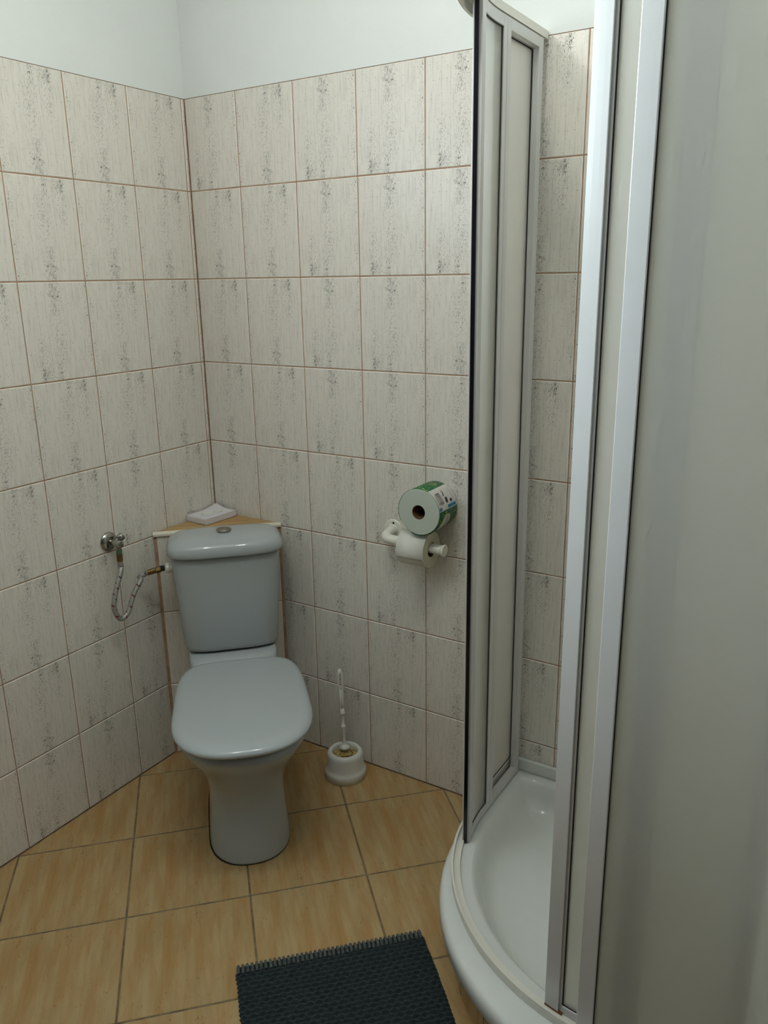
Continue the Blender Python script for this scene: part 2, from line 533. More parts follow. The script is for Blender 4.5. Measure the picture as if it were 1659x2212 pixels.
# ------------------------------------------------------------------ the room
T, F = True, False
fb = {}
for r, row in enumerate(("FNFFF", "NNFFF", "NNFFN", "NNFFN", "FNNFF", "NNNFN", "NNFNN", "NNNNN")):
    for k, ch in enumerate(row): fb[(r, k - 1)] = ch == 'F'
fl_ = {}
for r, row in enumerate(("NNNN", "NNNN", "NNFN", "NNNF", "NFNN", "NNNN", "NFFN", "NNFF")):
    for k, ch in enumerate(row): fl_[(r, k - 1)] = ch == 'F'
# wall_back: y = 0, s = x ;  wall_left: x = 0, s = -y
make_wall('wall_back', lambda s, z, d: (s, -d, z), 0.0, XR, 0.1923, fb, 1, e0=0.12, e1=0.0)
tl = {(r, -k - 2 - 0): v for (r, k), v in fl_.items()}
# on the left wall s = y runs towards the corner so that the tile print is not mirrored
flip_left = {}
for (r, k), v in fl_.items(): flip_left[(r, -k - 1)] = v
WHOLE = (WY0, WY1, WZ0, WZ1)
make_wall('wall_left', lambda s, z, d: (d, s, z), YF, 0.0, -0.2136, flip_left, 2, holes=[WHOLE], th=0.14, e0=0.08, e1=0.0)
make_wall('wall_right', lambda s, z, d: (XR - d, -s, z), 0.0, 0.97, 0.15, {}, 3, e0=0.1)
make_wall('wall_recess', lambda s, z, d: (s, -0.97 - d, z), XR, XF, XR, {}, 4, e1=0.1, tiled=False)
make_wall('wall_side', lambda s, z, d: (XF - d, -s, z), 0.97, -YF, 1.0, {}, 5, e1=0.1, tiled=False)
make_wall('wall_front', lambda s, z, d: (XF - s, YF + d, z), 0.0, XF, 0.1, {}, 6, e1=0.14, tiled=False)

bm = bmesh.new()
box(bm, (-0.15, YF - 0.1, CEIL), (XF + 0.1, 0.1, CEIL + 0.1))
tag(build('ceiling', bm, M['plaster']), kind='structure')

# floor: square tiles laid diagonally
bm = bmesh.new()
L = bm.loops.layers.uv.verify()
box(bm, (-0.14, YF - 0.1, -0.12), (XF + 0.1, 0.1, -0.0012))
FT = 0.3015
def fl3(a, b, d): return ((a + b) / S2, (b - a) / S2, d)      # a along (1,-1), b along (1,1)
for i in range(-3, 16):
    for j in range(-12, 8):
        a0, b0 = 0.003 / S2 + i * FT, 0.003 / S2 + j * FT
        c = [(a0, b0), (a0 + FT, b0), (a0 + FT, b0 + FT), (a0, b0 + FT)]
        h = 1 / S2
        keep = [(h, h, 0.0), (-h, -h, -XF), (h, -h, 0.0), (-h, h, YF)]
        c = clip(c, keep)
        if c:
            rr = random.Random(i * 31 + j); fx = rr.random() < 0.5
            if fx: uvf = lambda x, y, a0=a0, b0=b0: (1 - (y - b0) / FT, 1 - (x - a0) / FT)
            else: uvf = lambda x, y, a0=a0, b0=b0: ((y - b0) / FT, (x - a0) / FT)
            add_tile(bm, L, c, fl3, uvf, 0.0045, 0.005, 0.001)
tag(build('floor', bm, [M['fgrout'], M['ftile']]), kind='structure')

# window in the left wall: two casements
def make_window():
    root = empty('window_1', (-0.08, (WY0 + WY1) / 2, WZ0))
    tag(root, kind='structure')
    w, h = WY1 - WY0, WZ1 - WZ0
    bm = bmesh.new()
    t = 0.045
    for a, b in (((-w / 2, 0), (w / 2, t)), ((-w / 2, h - t), (w / 2, h)), ((-w / 2, t), (-w / 2 + t, h - t)), ((w / 2 - t, t), (w / 2, h - t)), ((-0.04, t), (0.04, h - t))):
        box(bm, (-0.03, a[0], a[1]), (0.03, b[0], b[1]))
    fr = build('window_frame', bm, M['alu'], root, bevel=0.003)
    bm = bmesh.new()
    box(bm, (-0.004, -w / 2 + t, t), (0.004, -0.04, h - t)); box(bm, (-0.004, 0.04, t), (0.004, w / 2 - t, h - t))
    build('pane', bm, M['glass'], root)
make_window()

# ceiling lamp: white bar with two clear globes
def make_lamp():
    c = (Vector(LAMPS[0]) + Vector(LAMPS[1])) / 2
    d = Vector(LAMPS[1]) - Vector(LAMPS[0])
    root = empty('ceiling_lamp', (c.x, c.y, CEIL), math.atan2(d.y, d.x))
    tag(root, 'white ceiling lamp with two glass globes on a bar', 'lamp')
    h = d.length / 2
    bm = bmesh.new()
    box(bm, (-h - 0.04, -0.025, -0.018), (h + 0.04, 0.025, -0.0005))
    build('ceiling_bar', bm, M['alu'], root, bevel=0.004)
    for sx in (-1, 1):
        bm = bmesh.new()
        lathe(bm, [(0.030, -0.018), (0.026, -0.030), (0.012, -0.045), (0.010, -0.150), (0.018, -0.156)], 28, Matrix.Translation((sx * h, 0, 0)))
        build('lamp_holder', bm, M['alu'], root, auto=40)
        bm = bmesh.new()
        r = 0.068; dz = c.z - CEIL
        lathe(bm, [(max(0.0005, r * math.sin(PI * k / 20)), dz + r * math.cos(PI * k / 20)) for k in range(1, 21)], 32, Matrix.Translation((sx * h, 0, 0)))
        build('glass_globe', bm, M['globe'], root, smooth=True)
make_lamp()

# ------------------------------------------------------------------ tiled boxing across the corner behind the toilet
CBL, CBZ = 0.280, 0.762
def make_corner():
    bm = bmesh.new()
    L = bm.loops.layers.uv.verify()
    # the diagonal face runs from (0,-CBL) to (CBL,0); s along it, d out of it
    def dg(s, z, d): return (s / S2 + d / S2, -CBL + s / S2 - d / S2, z)
    W_ = CBL * S2
    e = 0.002
    v = [bm.verts.new(p) for p in ((e, -CBL + 0.004, 0.001), (CBL - 0.004, -e, 0.001), (e, -e, 0.001), (e, -CBL + 0.004, CBZ - 0.009), (CBL - 0.004, -e, CBZ - 0.009), (e, -e, CBZ - 0.009))]
    for f in ((0, 2, 1), (3, 4, 5), (0, 1, 4, 3), (1, 2, 5, 4), (2, 0, 3, 5)): bm.faces.new([v[i] for i in f]).material_index = 0
    off = (W_ - 2 * TW) / 2
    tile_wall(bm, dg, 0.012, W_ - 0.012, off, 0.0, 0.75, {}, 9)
    # top covered with the yellow floor tile
    c = [(0.003, -0.003), (0.003, -CBL + 0.012), (CBL - 0.012, -0.003)]
    add_tile(bm, L, c, lambda x, y, d: (x, y, CBZ + d), lambda x, y: ((x - y) / 0.3, (x + y) / 0.3 + 0.4), 0.001, 0.009, 0.001, mat=2)
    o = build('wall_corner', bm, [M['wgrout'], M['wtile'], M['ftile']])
    tag(o, kind='structure')
    # ivory quarter-round trim along the shelf's front edge
    bm = bmesh.new()
    prof = [(-0.006, 0.0), (0.001, 0.0), (0.004, 0.002), (0.0062, 0.006), (0.0062, 0.0125), (-0.006, 0.0125)]
    rings = []
    for s in (0.004, W_ - 0.004):
        rings.append([dg(s, CBZ + 0.0012 - b, a) for a, b in prof])
    loft(bm, rings)
    tag(build('trim_1', bm, M['beigetrim']), kind='structure')
make_corner()

# ------------------------------------------------------------------ toilet
VC = 0.016
def tuv(u, v, z=0.0): return Vector(((u + v) / S2, (v - u) / S2, z))
TROOT = tuv(0.52, VC)
toilet = empty('toilet', TROOT, R(-45))
tag(toilet, 'grey-white close-coupled toilet with closed lid standing across the tiled corner', 'toilet')
# local frame: x = u - 0.52 (towards the viewer), y = v

def dring(ub, uf, hw, z, n=48, pb=3.2, pf=2.2, um=None, vc=0.0):
    """D-shaped loop: squarish towards the back, rounder at the front"""
    um = um if um is not None else ub + (uf - ub) * 0.55
    out = []
    for k in range(n):
        t = 2 * PI * k / n
        c, s = math.cos(t), math.sin(t)
        p = pf if c > 0 else pb
        e = 2.0 / p
        a = (uf - um) if c > 0 else (um - ub)
        out.append(Vector((um + a * math.copysign(abs(c) ** e, c) - 0.52, hw * math.copysign(abs(s) ** e, s) + vc, z)))
    return out

def make_toilet():
    # pedestal and bowl: one ceramic body
    bm = bmesh.new()
    secs = [  # ub, uf, hw, z, pb, pf, um
        (0.300, 0.796, 0.110, 0.000, 4.0, 2.3, 0.66),
        (0.300, 0.797, 0.111, 0.0015, 4.0, 2.3, 0.66),
        (0.300, 0.797, 0.111, 0.012, 4.0, 2.3, 0.66),
        (0.300, 0.787, 0.107, 0.060, 4.0, 2.3, 0.66),
        (0.298, 0.774, 0.102, 0.120, 4.0, 2.3, 0.64),
        (0.290, 0.768, 0.101, 0.160, 3.6, 2.3, 0.64),
        (0.286, 0.772, 0.105, 0.195, 3.4, 2.3, 0.64),
        (0.284, 0.782, 0.113, 0.225, 3.2, 2.3, 0.645),
        (0.282, 0.802, 0.127, 0.258, 3.0, 2.3, 0.65),
        (0.280, 0.834, 0.146, 0.294, 2.8, 2.3, 0.655),
        (0.285, 0.866, 0.164, 0.328, 2.8, 2.3, 0.66),
        (0.300, 0.888, 0.178, 0.362, 2.8, 2.3, 0.66),
        (0.310, 0.884, 0.175, 0.3835, 2.8, 2.3, 0.66)]
    loft(bm, [dring(a, b, h, z, pb=pb, pf=pf, um=um, vc=0.004) for a, b, h, z, pb, pf, um in secs])
    build('bowl', bm, M['ceramic'], toilet, smooth=True, sub=1)
    # dark bedding line where the foot meets the floor
    bm = bmesh.new()
    loft(bm, [dring(0.31, 0.7965, 0.1105, 0.0002, pb=4, pf=2.3, um=0.66, vc=0.004), dring(0.31, 0.7960, 0.1100, 0.0007, pb=4, pf=2.3, um=0.66)])
    build('floor_seal', bm, M['darkgap'], toilet)
    # platform carrying the cistern
    bm = bmesh.new()
    loft(bm, [dring(0.212, 0.40, 0.085, 0.20, pb=8, pf=5, um=0.31), dring(0.206, 0.432, 0.124, 0.30, pb=8, pf=5, um=0.31),
              dring(0.204, 0.428, 0.131, 0.375, pb=8, pf=6, um=0.31), dring(0.204, 0.412, 0.132, 0.398, pb=8, pf=6, um=0.31),
              dring(0.206, 0.398, 0.131, 0.413, pb=8, pf=6, um=0.31), dring(0.210, 0.388, 0.128, 0.419, pb=8, pf=6, um=0.31)])
    build('cistern_platform', bm, M['ceramic'], toilet, smooth=True, sub=1)
    # seat ring
    def plate(name, z0, z1, ub, uf, hw, dome, mat, r):
        bm = bmesh.new()
        A = dict(pb=5.4, pf=2.45, um=0.72)
        rings = [dring(ub + r * .7, uf - r * .7, hw - r * .7, z0, **A), dring(ub + r * .15, uf - r * .15, hw - r * .15, z0 + r * .35, **A)]
        h = z1 - z0
        rings.append(dring(ub, uf, hw, z0 + h * 0.45, **A))
        for t in (0.2, 0.45, 0.7, 0.9, 1.0):
            a = t * PI / 2
            rings.append(dring(ub + r * (1 - math.cos(a)), uf - r * 1.5 * (1 - math.cos(a)), hw - r * 1.2 * (1 - math.cos(a)), z0 + h * 0.45 + h * 0.55 * math.sin(a), **A))
        for q, dz in ((0.82, dome * .35), (0.6, dome * .65), (0.35, dome * .9), (0.12, dome)):
            uc = 0.66
            rings.append([Vector(((p.x - (uc - 0.52)) * q + (uc - 0.52), p.y * q, z1 + dz)) for p in dring(ub + r, uf - r * 1.5, hw - r * 1.2, z1, **A)])
        loft(bm, rings)
        bmesh.ops.transform(bm, matrix=Matrix.Identity(4), verts=bm.verts)
        for v in bm.verts:       # the sides draw in a little towards the hinge
            t = max(0.0, min(1.0, (0.735 - 0.52 - v.co.x) / 0.31))
            v.co.y *= 1 - 0.045 * t ** 1.5
        bmesh.ops.rotate(bm, cent=(0.42 - 0.52, 0.004, 0), matrix=Matrix.Rotation(R(-1.4), 3, 'Z'), verts=bm.verts)
        bmesh.ops.translate(bm, vec=(0, 0.012, 0), verts=bm.verts)
        return build(name, bm, mat, toilet, smooth=True, sub=1)
    plate('seat', 0.3845, 0.393, 0.432, 0.892, 0.168, 0.0, M['seatplastic'], 0.004)
    plate('lid', 0.3925, 0.4265, 0.418, 0.922, 0.182, 0.002, M['seatplastic'], 0.026)
    bm = bmesh.new()
    box(bm, (0.428 - 0.52 + 0.02, -0.12, 0.3835), (0.80 - 0.52, 0.12, 0.3875))
    build('seat_buffer', bm, M['darkgap'], toilet)
    for s in (-1, 1):
        bm = bmesh.new()
        lathe(bm, [(0.009, 0.0), (0.009, 0.04)], 16, axis_matrix((0.424 - 0.52, s * 0.075 - 0.02, 0.402), (0, 1, 0)))
        build('hinge', bm, M['seatplastic'], toilet, auto=40)
    # cistern
    def cring(ub, uf, hw, z, p=7.0, bulge=0.0, n=64):
        out = []
        um = (ub + uf) / 2; a = (uf - ub) / 2
        for k in range(n):
            t = 2 * PI * (k + 0.5) / n
            c, s = math.cos(t), math.sin(t); e = 2.0 / p
            # the power curve is broad: use different exponents for the long and the short axis
            x = um + a * math.copysign(abs(c) ** (2.0 / (p * 0.62)), c)
            y = hw * math.copysign(abs(s) ** (2.0 / p), s)
            if c > 0: x += bulge * (1 - (y / hw) ** 2)
            out.append(Vector((x - 0.52, y, z)))
        return out
    bm = bmesh.new()
    loft(bm, [cring(0.215, 0.345, 0.132, 0.4225, bulge=0.012), cring(0.207, 0.352, 0.139, 0.427, bulge=0.014), cring(0.206, 0.354, 0.142, 0.44, bulge=0.014),
              cring(0.204, 0.358, 0.152, 0.58, bulge=0.013), cring(0.203, 0.361, 0.159, 0.70, bulge=0.012), cring(0.203, 0.361, 0.160, 0.716, bulge=0.012), cring(0.206, 0.357, 0.156, 0.7235, bulge=0.012)])
    cis = build('cistern', bm, M['ceramic'], toilet, smooth=True)
    bm = bmesh.new()
    loft(bm, [cring(0.212, 0.34, 0.120, 0.4180, bulge=0.012), cring(0.212, 0.348, 0.124, 0.4235, bulge=0.012)])
    build('gasket', bm, M['darkgap'], cis)
    bm = bmesh.new()
    loft(bm, [cring(0.209, 0.355, 0.147, 0.7225, bulge=0.012), cring(0.209, 0.355, 0.147, 0.7275, bulge=0.012)])
    build('lid_gap', bm, M['darkgap'], cis)
    bm = bmesh.new()
    lid = []
    for off, z in ((0.010, 0.7265), (0.002, 0.7275), (0.0, 0.731), (0.0, 0.741), (0.0028, 0.7525), (0.010, 0.7630), (0.022, 0.7705), (0.040, 0.7750), (0.062, 0.7775)):
        lid.append(cring(0.200 + off * 0.6, 0.376 - off, 0.170 - off, z, p=6.0 - min(off * 30, 2.5), bulge=0.012))
    for q, dz in ((0.6, 0.0010), (0.2, 0.0015)):
        lid.append([Vector(((p.x + 0.235) * q - 0.235, p.y * q, 0.7775 + dz)) for p in lid[8]])
    loft(bm, lid)
    build('cistern_lid', bm, M['ceramic'], cis, smooth=True)
    bm = bmesh.new()
    mt = Matrix.Translation((0.292 - 0.52, 0.0, 0.7775))
    lathe(bm, [(0.0, 0.0), (0.0185, 0.0), (0.0195, 0.002), (0.0215, 0.0045), (0.0225, 0.0065), (0.0215, 0.0085), (0.0175, 0.0095), (0.0165, 0.0085), (0.0150, 0.0080), (0.0145, 0.0098), (0.0085, 0.0108), (0.0, 0.0110)], 40, mt, cap0=False, cap1=False)
    build('flush_button', bm, M['chrome'], cis, smooth=True)
    # white inlet nut on the left flank
    bm = bmesh.new()
    lathe(bm, [(0.009, -0.014), (0.0125, -0.014), (0.0125, -0.004), (0.015, -0.003), (0.015, 0.006), (0.009, 0.007)], 20, axis_matrix((0.30 - 0.52, -0.1700, 0.682), (0, -1, 0)))
    build('inlet_nut', bm, M['pale'], cis, auto=30)
make_toilet()

# ------------------------------------------------------------------ angle valve and braided hose
def make_valve():
    base = Vector((0.0, -0.440, 0.7815))
    v = empty('angle_valve', base)
    tag(v, 'chrome angle valve with round wall flange beside the cistern', 'valve')
    bm = bmesh.new()
    lathe(bm, [(0.0285, 0.0), (0.0285, 0.002), (0.027, 0.005), (0.022, 0.009), (0.014, 0.0115), (0.009, 0.012)], 40, axis_matrix((0, 0, 0), (1, 0, 0)))
    build('wall_flange', bm, M['chrome'], v, auto=50)
    bm = bmesh.new()
    lathe(bm, [(0.0085, 0.010), (0.0085, 0.030), (0.0105, 0.032), (0.0105, 0.052), (0.009, 0.055), (0.006, 0.0555), (0.005, 0.053)], 24, axis_matrix((0, 0, 0), (1, 0, 0)))
    lathe(bm, [(0.0075, 0.0), (0.0075, 0.020), (0.006, 0.021)], 20, axis_matrix((0.042, 0, 0.0), (0, 0, -1)))
    build('valve_body', bm, M['chrome'], v, auto=40)
    bm = bmesh.new()
    lathe(bm, [(0.006, 0.0), (0.006, 0.012), (0.0095, 0.014), (0.0115, 0.018), (0.0115, 0.028), (0.009, 0.031)], 8, axis_matrix((0.026, 0.002, 0.0), (0.2, 0.7, 0.5)))
    build('valve_handle', bm, M['chrome'], v, auto=40)
    return base + Vector((0.042, 0, -0.020))
HP = make_valve()

def make_hose():
    h = empty('water_hose', HP)
    tag(h, 'braided steel water hose looping from wall valve to cistern', 'hose')
    end = tuv(0.30, VC - 0.1755, 0.682)
    tip = Vector((end.x, end.y, end.z))
    d_out = (tuv(0, -1) - tuv(0, 0)).normalized()
    a = HP + Vector((0, -0.002, -0.028))
    e1 = tip + d_out * 0.042 + Vector((0, 0, -0.007))
    pts = [a, a + Vector((0.002, 0.001, -0.020)), (0.050, -0.452, 0.695), (0.054, -0.478, 0.648), (0.058, -0.492, 0.606), (0.062, -0.478, 0.570), (0.064, -0.452, 0.578),
           (0.064, -0.424, 0.626), (0.066, -0.395, 0.660), e1 + d_out * 0.034 + Vector((0, 0, -0.012)), e1]
    path = spline(pts, 12)
    off = [p - HP for p in path]
    bm = bmesh.new()
    tube(bm, off, 0.0074, 16, uv=True)
    build('hose', bm, M['braid'], h, smooth=True)
    def fit(name, p, d, prof, mat, n=16):
        bm = bmesh.new()
        lathe(bm, prof, n, axis_matrix(p - HP, d))
        return build(name, bm, mat, h, auto=30)
    dn = Vector((0.03, -0.06, -1)).normalized()
    fit('swivel_nut', HP, dn, [(0.0085, -0.003), (0.0092, 0.0), (0.0092, 0.010), (0.0075, 0.012)], M['verdigris'], 6)
    fit('ferrule', HP, dn, [(0.0086, 0.010), (0.0086, 0.030), (0.0080, 0.0315)], M['brass'])
    dd = (e1 - (tip + d_out * 0.012)).normalized()
    fit('ferrule', e1, dd, [(0.0086, -0.012), (0.0086, 0.010), (0.008, 0.011)], M['brass'])
    fit('swivel_nut', tip + d_out * 0.014 + Vector((0, 0, -0.001)), dd, [(0.006, 0.0), (0.0098, 0.001), (0.0098, 0.015), (0.0075, 0.017)], M['brass'], 6)
    fit('threaded_tail', tip + d_out * 0.004, d_out, [(0.0075, 0.0), (0.0085, 0.002), (0.0085, 0.012)], M['darkgap'])
make_hose()

# ------------------------------------------------------------------ white box on the corner shelf
def make_card_box():
    b = empty('card_box', (0.0530, -0.0745, CBZ + 0.001), R(-4))
    tag(b, 'flat white card box with an embossed lid on the corner shelf', 'box')
    bm = bmesh.new()
    box(bm, (-0.046, -0.064, 0), (0.046, 0.064, 0.018))
    build('body', bm, M['whitecard'], b, bevel=0.0012)
    bm = bmesh.new()
    n = 14
    g = [[None] * (n + 1) for _ in range(n + 1)]
    for i in range(n + 1):
        for j in range(n + 1):
            x, y = -0.046 + 0.092 * i / n, -0.060 + 0.124 * j / n
            lift = 0.011 * max(0, (0.5 - i / n)) * max(0, (j / n - 0.6)) * 5
            g[i][j] = bm.verts.new((x, y, 0.0190 + lift))
    for i in range(n):
        for j in range(n): bm.faces.new((g[i][j], g[i + 1][j], g[i + 1][j + 1], g[i][j + 1]))
    o = build('lid_flap', bm, M['whitecard'], b, smooth=True)
    so = o.modifiers.new('thick', 'SOLIDIFY'); so.thickness = 0.0007
    bm = bmesh.new()
    for cx, cy, r1, r2 in ((0.004, -0.018, 0.021, 0.016), (0.006, 0.022, 0.014, 0.010)):
        lathe(bm, [(r1, 0.019), (r1 * 0.95, 0.0215), (r1 * 0.8, 0.0222), (r1 * 0.72, 0.0200), (r2 * 0.4, 0.0197), (0.001, 0.0197)], 28, Matrix.Translation((cx, cy, 0)))
    build('embossing', bm, M['milky'], b, smooth=True)
make_card_box()

# ------------------------------------------------------------------ toilet brush and holder
BX, BY = 0.556, -0.087
def make_brush():
    h = empty('toilet_brush_holder', (BX, BY, 0.0))
    tag(h, 'round white plastic toilet brush holder on the floor right of toilet', 'brush holder')
    bm = bmesh.new()
    lathe(bm, [(0.062, 0.0), (0.0655, 0.001), (0.0650, 0.022), (0.0635, 0.026), (0.0605, 0.0300), (0.0580, 0.036), (0.0568, 0.060), (0.0560, 0.074), (0.0540, 0.082), (0.0490, 0.0868), (0.0430, 0.0870),
               (0.0395, 0.0845), (0.0385, 0.078), (0.0385, 0.010), (0.0, 0.009)], 56, cap1=False)
    bmesh.ops.remove_doubles(bm, verts=bm.verts, dist=1e-5)
    build('cup', bm, M['milky'], h, smooth=True)
    b = empty('toilet_brush', (BX, BY, 0.0105))
    tag(b, 'white toilet brush with slotted handle standing in its round holder', 'brush')
    top = Vector((0.5345, -0.0720, 0.352)) - b.location
    low = Vector((0.0, 0.0, 0.05))
    ax = (top - low).normalized()
    Ltot = (top - low).length
    def at(t): return low + ax * (Ltot * t)
    mt = axis_matrix(low, ax)
    bm = bmesh.new()
    z = lambda t: Ltot * t
    lathe(bm, [(0.004, 0.0), (0.0042, z(.10)), (0.0165, z(.105)), (0.0170, z(.125)), (0.0100, z(.140)), (0.0065, z(.150)), (0.0052, z(.17)), (0.0050, z(.33)), (0.0062, z(.34)), (0.0078, z(.350)), (0.0078, z(.360)), (0.0062, z(.37)), (0.0044, z(.375)),
               (0.0046, z(.47)), (0.0066, z(.485)), (0.0090, z(.50)), (0.0090, z(.51)), (0.0068, z(.525)), (0.0062, z(.56))], 24, mt)
    build('stem', bm, M['milky'], b, smooth=True)
    # flat handle with a long slot
    side = ax.cross(Vector((0.56, -0.83, 0))).normalized()
    nrm = ax.cross(side).normalized()
    def outline(hw0, hw1, t0, t1, n=24):
        out = []
        for k in range(n):
            a = 2 * PI * k / n
            c, s = math.cos(a), math.sin(a)
            t = (t0 + t1) / 2 + (t1 - t0) / 2 * math.copysign(abs(c) ** 0.55, c)
            f = (t - t0) / (t1 - t0)
            hw = hw0 + (hw1 - hw0) * f
            out.append((t, hw * math.copysign(abs(s) ** 0.75, s)))
        return out
    bm = bmesh.new()
    oo = outline(0.0062, 0.0108, 0.545, 1.0); ii = outline(0.0030, 0.0040, 0.765, 0.93)
    def P3(q, d, k=1.0): return at(q[0]) + side * q[1] * k + nrm * d
    layers = [[P3(q, -0.0052, .75) for q in oo], [P3(q, -0.0030) for q in oo], [P3(q, 0.0030) for q in oo], [P3(q, 0.0052, .75) for q in oo]]
    inner = [[P3(q, 0.0052) for q in ii], [P3(q, -0.0052) for q in ii]]
    loft(bm, layers + inner + [layers[0]], False, False)
    bmesh.ops.remove_doubles(bm, verts=bm.verts, dist=1e-6)
    build('handle', bm, M['milky'], b, smooth=True)
    # bristles filling the cup
    rnd = random.Random(4)
    bm = bmesh.new()
    for k in range(15):
        a = 2 * PI * k / 15 + rnd.uniform(-.08, .08)
        r0, r1 = 0.004, 0.0360
        w = 0.0062
        ca, sa = math.cos(a), math.sin(a)
        zt = 0.068 + rnd.uniform(-0.003, 0.002)
        pr = []
        for (r, ww, zz) in ((r0, 0.0015, zt + 0.004), (r0 + .014, 0.004, zt + 0.001), (r1, w, zt - 0.006)):
            pr.append([(r * ca - ww * sa, r * sa + ww * ca, zz - .0015), (r * ca, r * sa, zz + 0.0015), (r * ca + ww * sa, r * sa - ww * ca, zz - .0015), (r * ca + ww * .8 * sa, r * sa - ww * .8 * ca, 0.012), (r * ca - ww * .8 * sa, r * sa + ww * .8 * ca, 0.012)])
        loft(bm, pr)
    build('bristles', bm, M['bristle'], b, auto=50)
    bm = bmesh.new()
    for k in range(9):
        a = R(-100) + R(17) * k + rnd.uniform(-.1, .1)
        r = rnd.uniform(0.018, 0.030); s = rnd.uniform(0.0018, 0.0032)
        lathe(bm, [(0.0002, -s * .5), (s * 1.4, 0.0), (s, s * .6), (0.0002, s * .9)], 8, Matrix.Translation((r * math.cos(a), r * math.sin(a), 0.0695 - (r - .018) * 0.42)))
    build('soiling', bm, M['stain'], b, smooth=True)
make_brush()

# ------------------------------------------------------------------ toilet roll holder, rolls
def make_roll_holder():
    base = Vector((0.692, 0.0, 0.803))
    h = empty('toilet_roll_holder', base)
    tag(h, 'cream plastic toilet roll holder with round wall plate and bent arm', 'toilet roll holder')
    bm = bmesh.new()
    lathe(bm, [(0.0300, 0.0), (0.0300, 0.003), (0.0280, 0.0052), (0.017, 0.0058), (0.0155, 0.0115), (0.0145, 0.0125)], 44, axis_matrix((0, 0, 0), (0, -1, 0)))
    pl = build('wall_plate', bm, M['pale'], h, auto=40)
    bm = bmesh.new()
    lathe(bm, [(0.0032, 0.0), (0.0032, 0.0008)], 16, axis_matrix((0.002, -0.0056, 0.0205), (0, -1, 0)))
    build('screw_hole', bm, M['darkgap'], pl)
    bm = bmesh.new()
    tail = Vector((0.883, -0.060, 0.7885)) - base
    pts = [(0, -0.008, -0.001), (0, -0.028, -0.003), (0.003, -0.047, -0.0055), (0.015, -0.0585, -0.0085), (0.034, -0.060, -0.0095), tuple(tail - Vector((0.075, 0, -0.002))), tuple(tail)]
    path = spline(pts, 10)
    n = len(path)
    rads = [0.0135] * n
    for i, p in enumerate(path):
        f = i / (n - 1)
        if f > 0.62: rads[i] = 0.0140
    tube(bm, path, rads, 22)
    build('arm', bm, M['pale'], h, smooth=True)
    bm = bmesh.new()
    lathe(bm, [(0.0138, -0.012), (0.0138, 0.0), (0.0166, 0.001), (0.0168, 0.0045), (0.0160, 0.0055)], 28, axis_matrix(tail, (1, 0, -0.03)))
    build('end_stop', bm, M['pale'], h, auto=35)

def hollow_roll(bm, r0, r1, z0, z1, mtx, n=64, wob=0.0):
    prof = [(r0, z0), (r1 - 0.001, z0), (r1, z0 + 0.001), (r1, z1 - 0.001), (r1 - 0.001, z1), (r0, z1)]
    return lathe(bm, prof, n, mtx, False, False)

def make_small_roll():
    c = Vector((0.763, -0.060, 0.7850))
    o = empty('toilet_roll', c)
    tag(o, 'plain white toilet roll hanging on the cream wall holder', 'toilet roll', 'toilet rolls at the wall holder')
    mt = axis_matrix((0, 0, 0), (1, 0, 0))
    bm = bmesh.new()
    prof = [(0.0205, 0.0), (0.049, 0.0), (0.0497, 0.001), (0.0497, 0.083), (0.049, 0.084), (0.0205, 0.084)]
    vr = lathe(bm, prof, 72, mt, False, False)
    for f in bm.faces:
        pass
    ob = build('tissue', bm, [M['paper'], M['greypaper']], o, auto=40)
    for p in ob.data.polygons:
        if abs(p.normal.x) > 0.8: p.material_index = 1
    bm = bmesh.new()
    lathe(bm, [(0.0205, 0.001), (0.0192, 0.001), (0.0192, 0.083), (0.0205, 0.083)], 48, mt, False, False)
    build('cardboard_core', bm, M['card'], o, auto=40)
    # loose end lying over the top
    bm = bmesh.new()
    rings = []
    for k in range(14):
        a = R(100) + R(8) * k
        r = 0.0503
        rings.append([Vector((x, r * math.cos(a) * 1.0, r * math.sin(a))) for x in (0.002, 0.082)])
    loft(bm, rings, False, False, closed=False)
    sh = build('loose_sheet', bm, M['paper'], o, smooth=True)
    so = sh.modifiers.new('thick', 'SOLIDIFY'); so.thickness = 0.0004; so.offset = 1

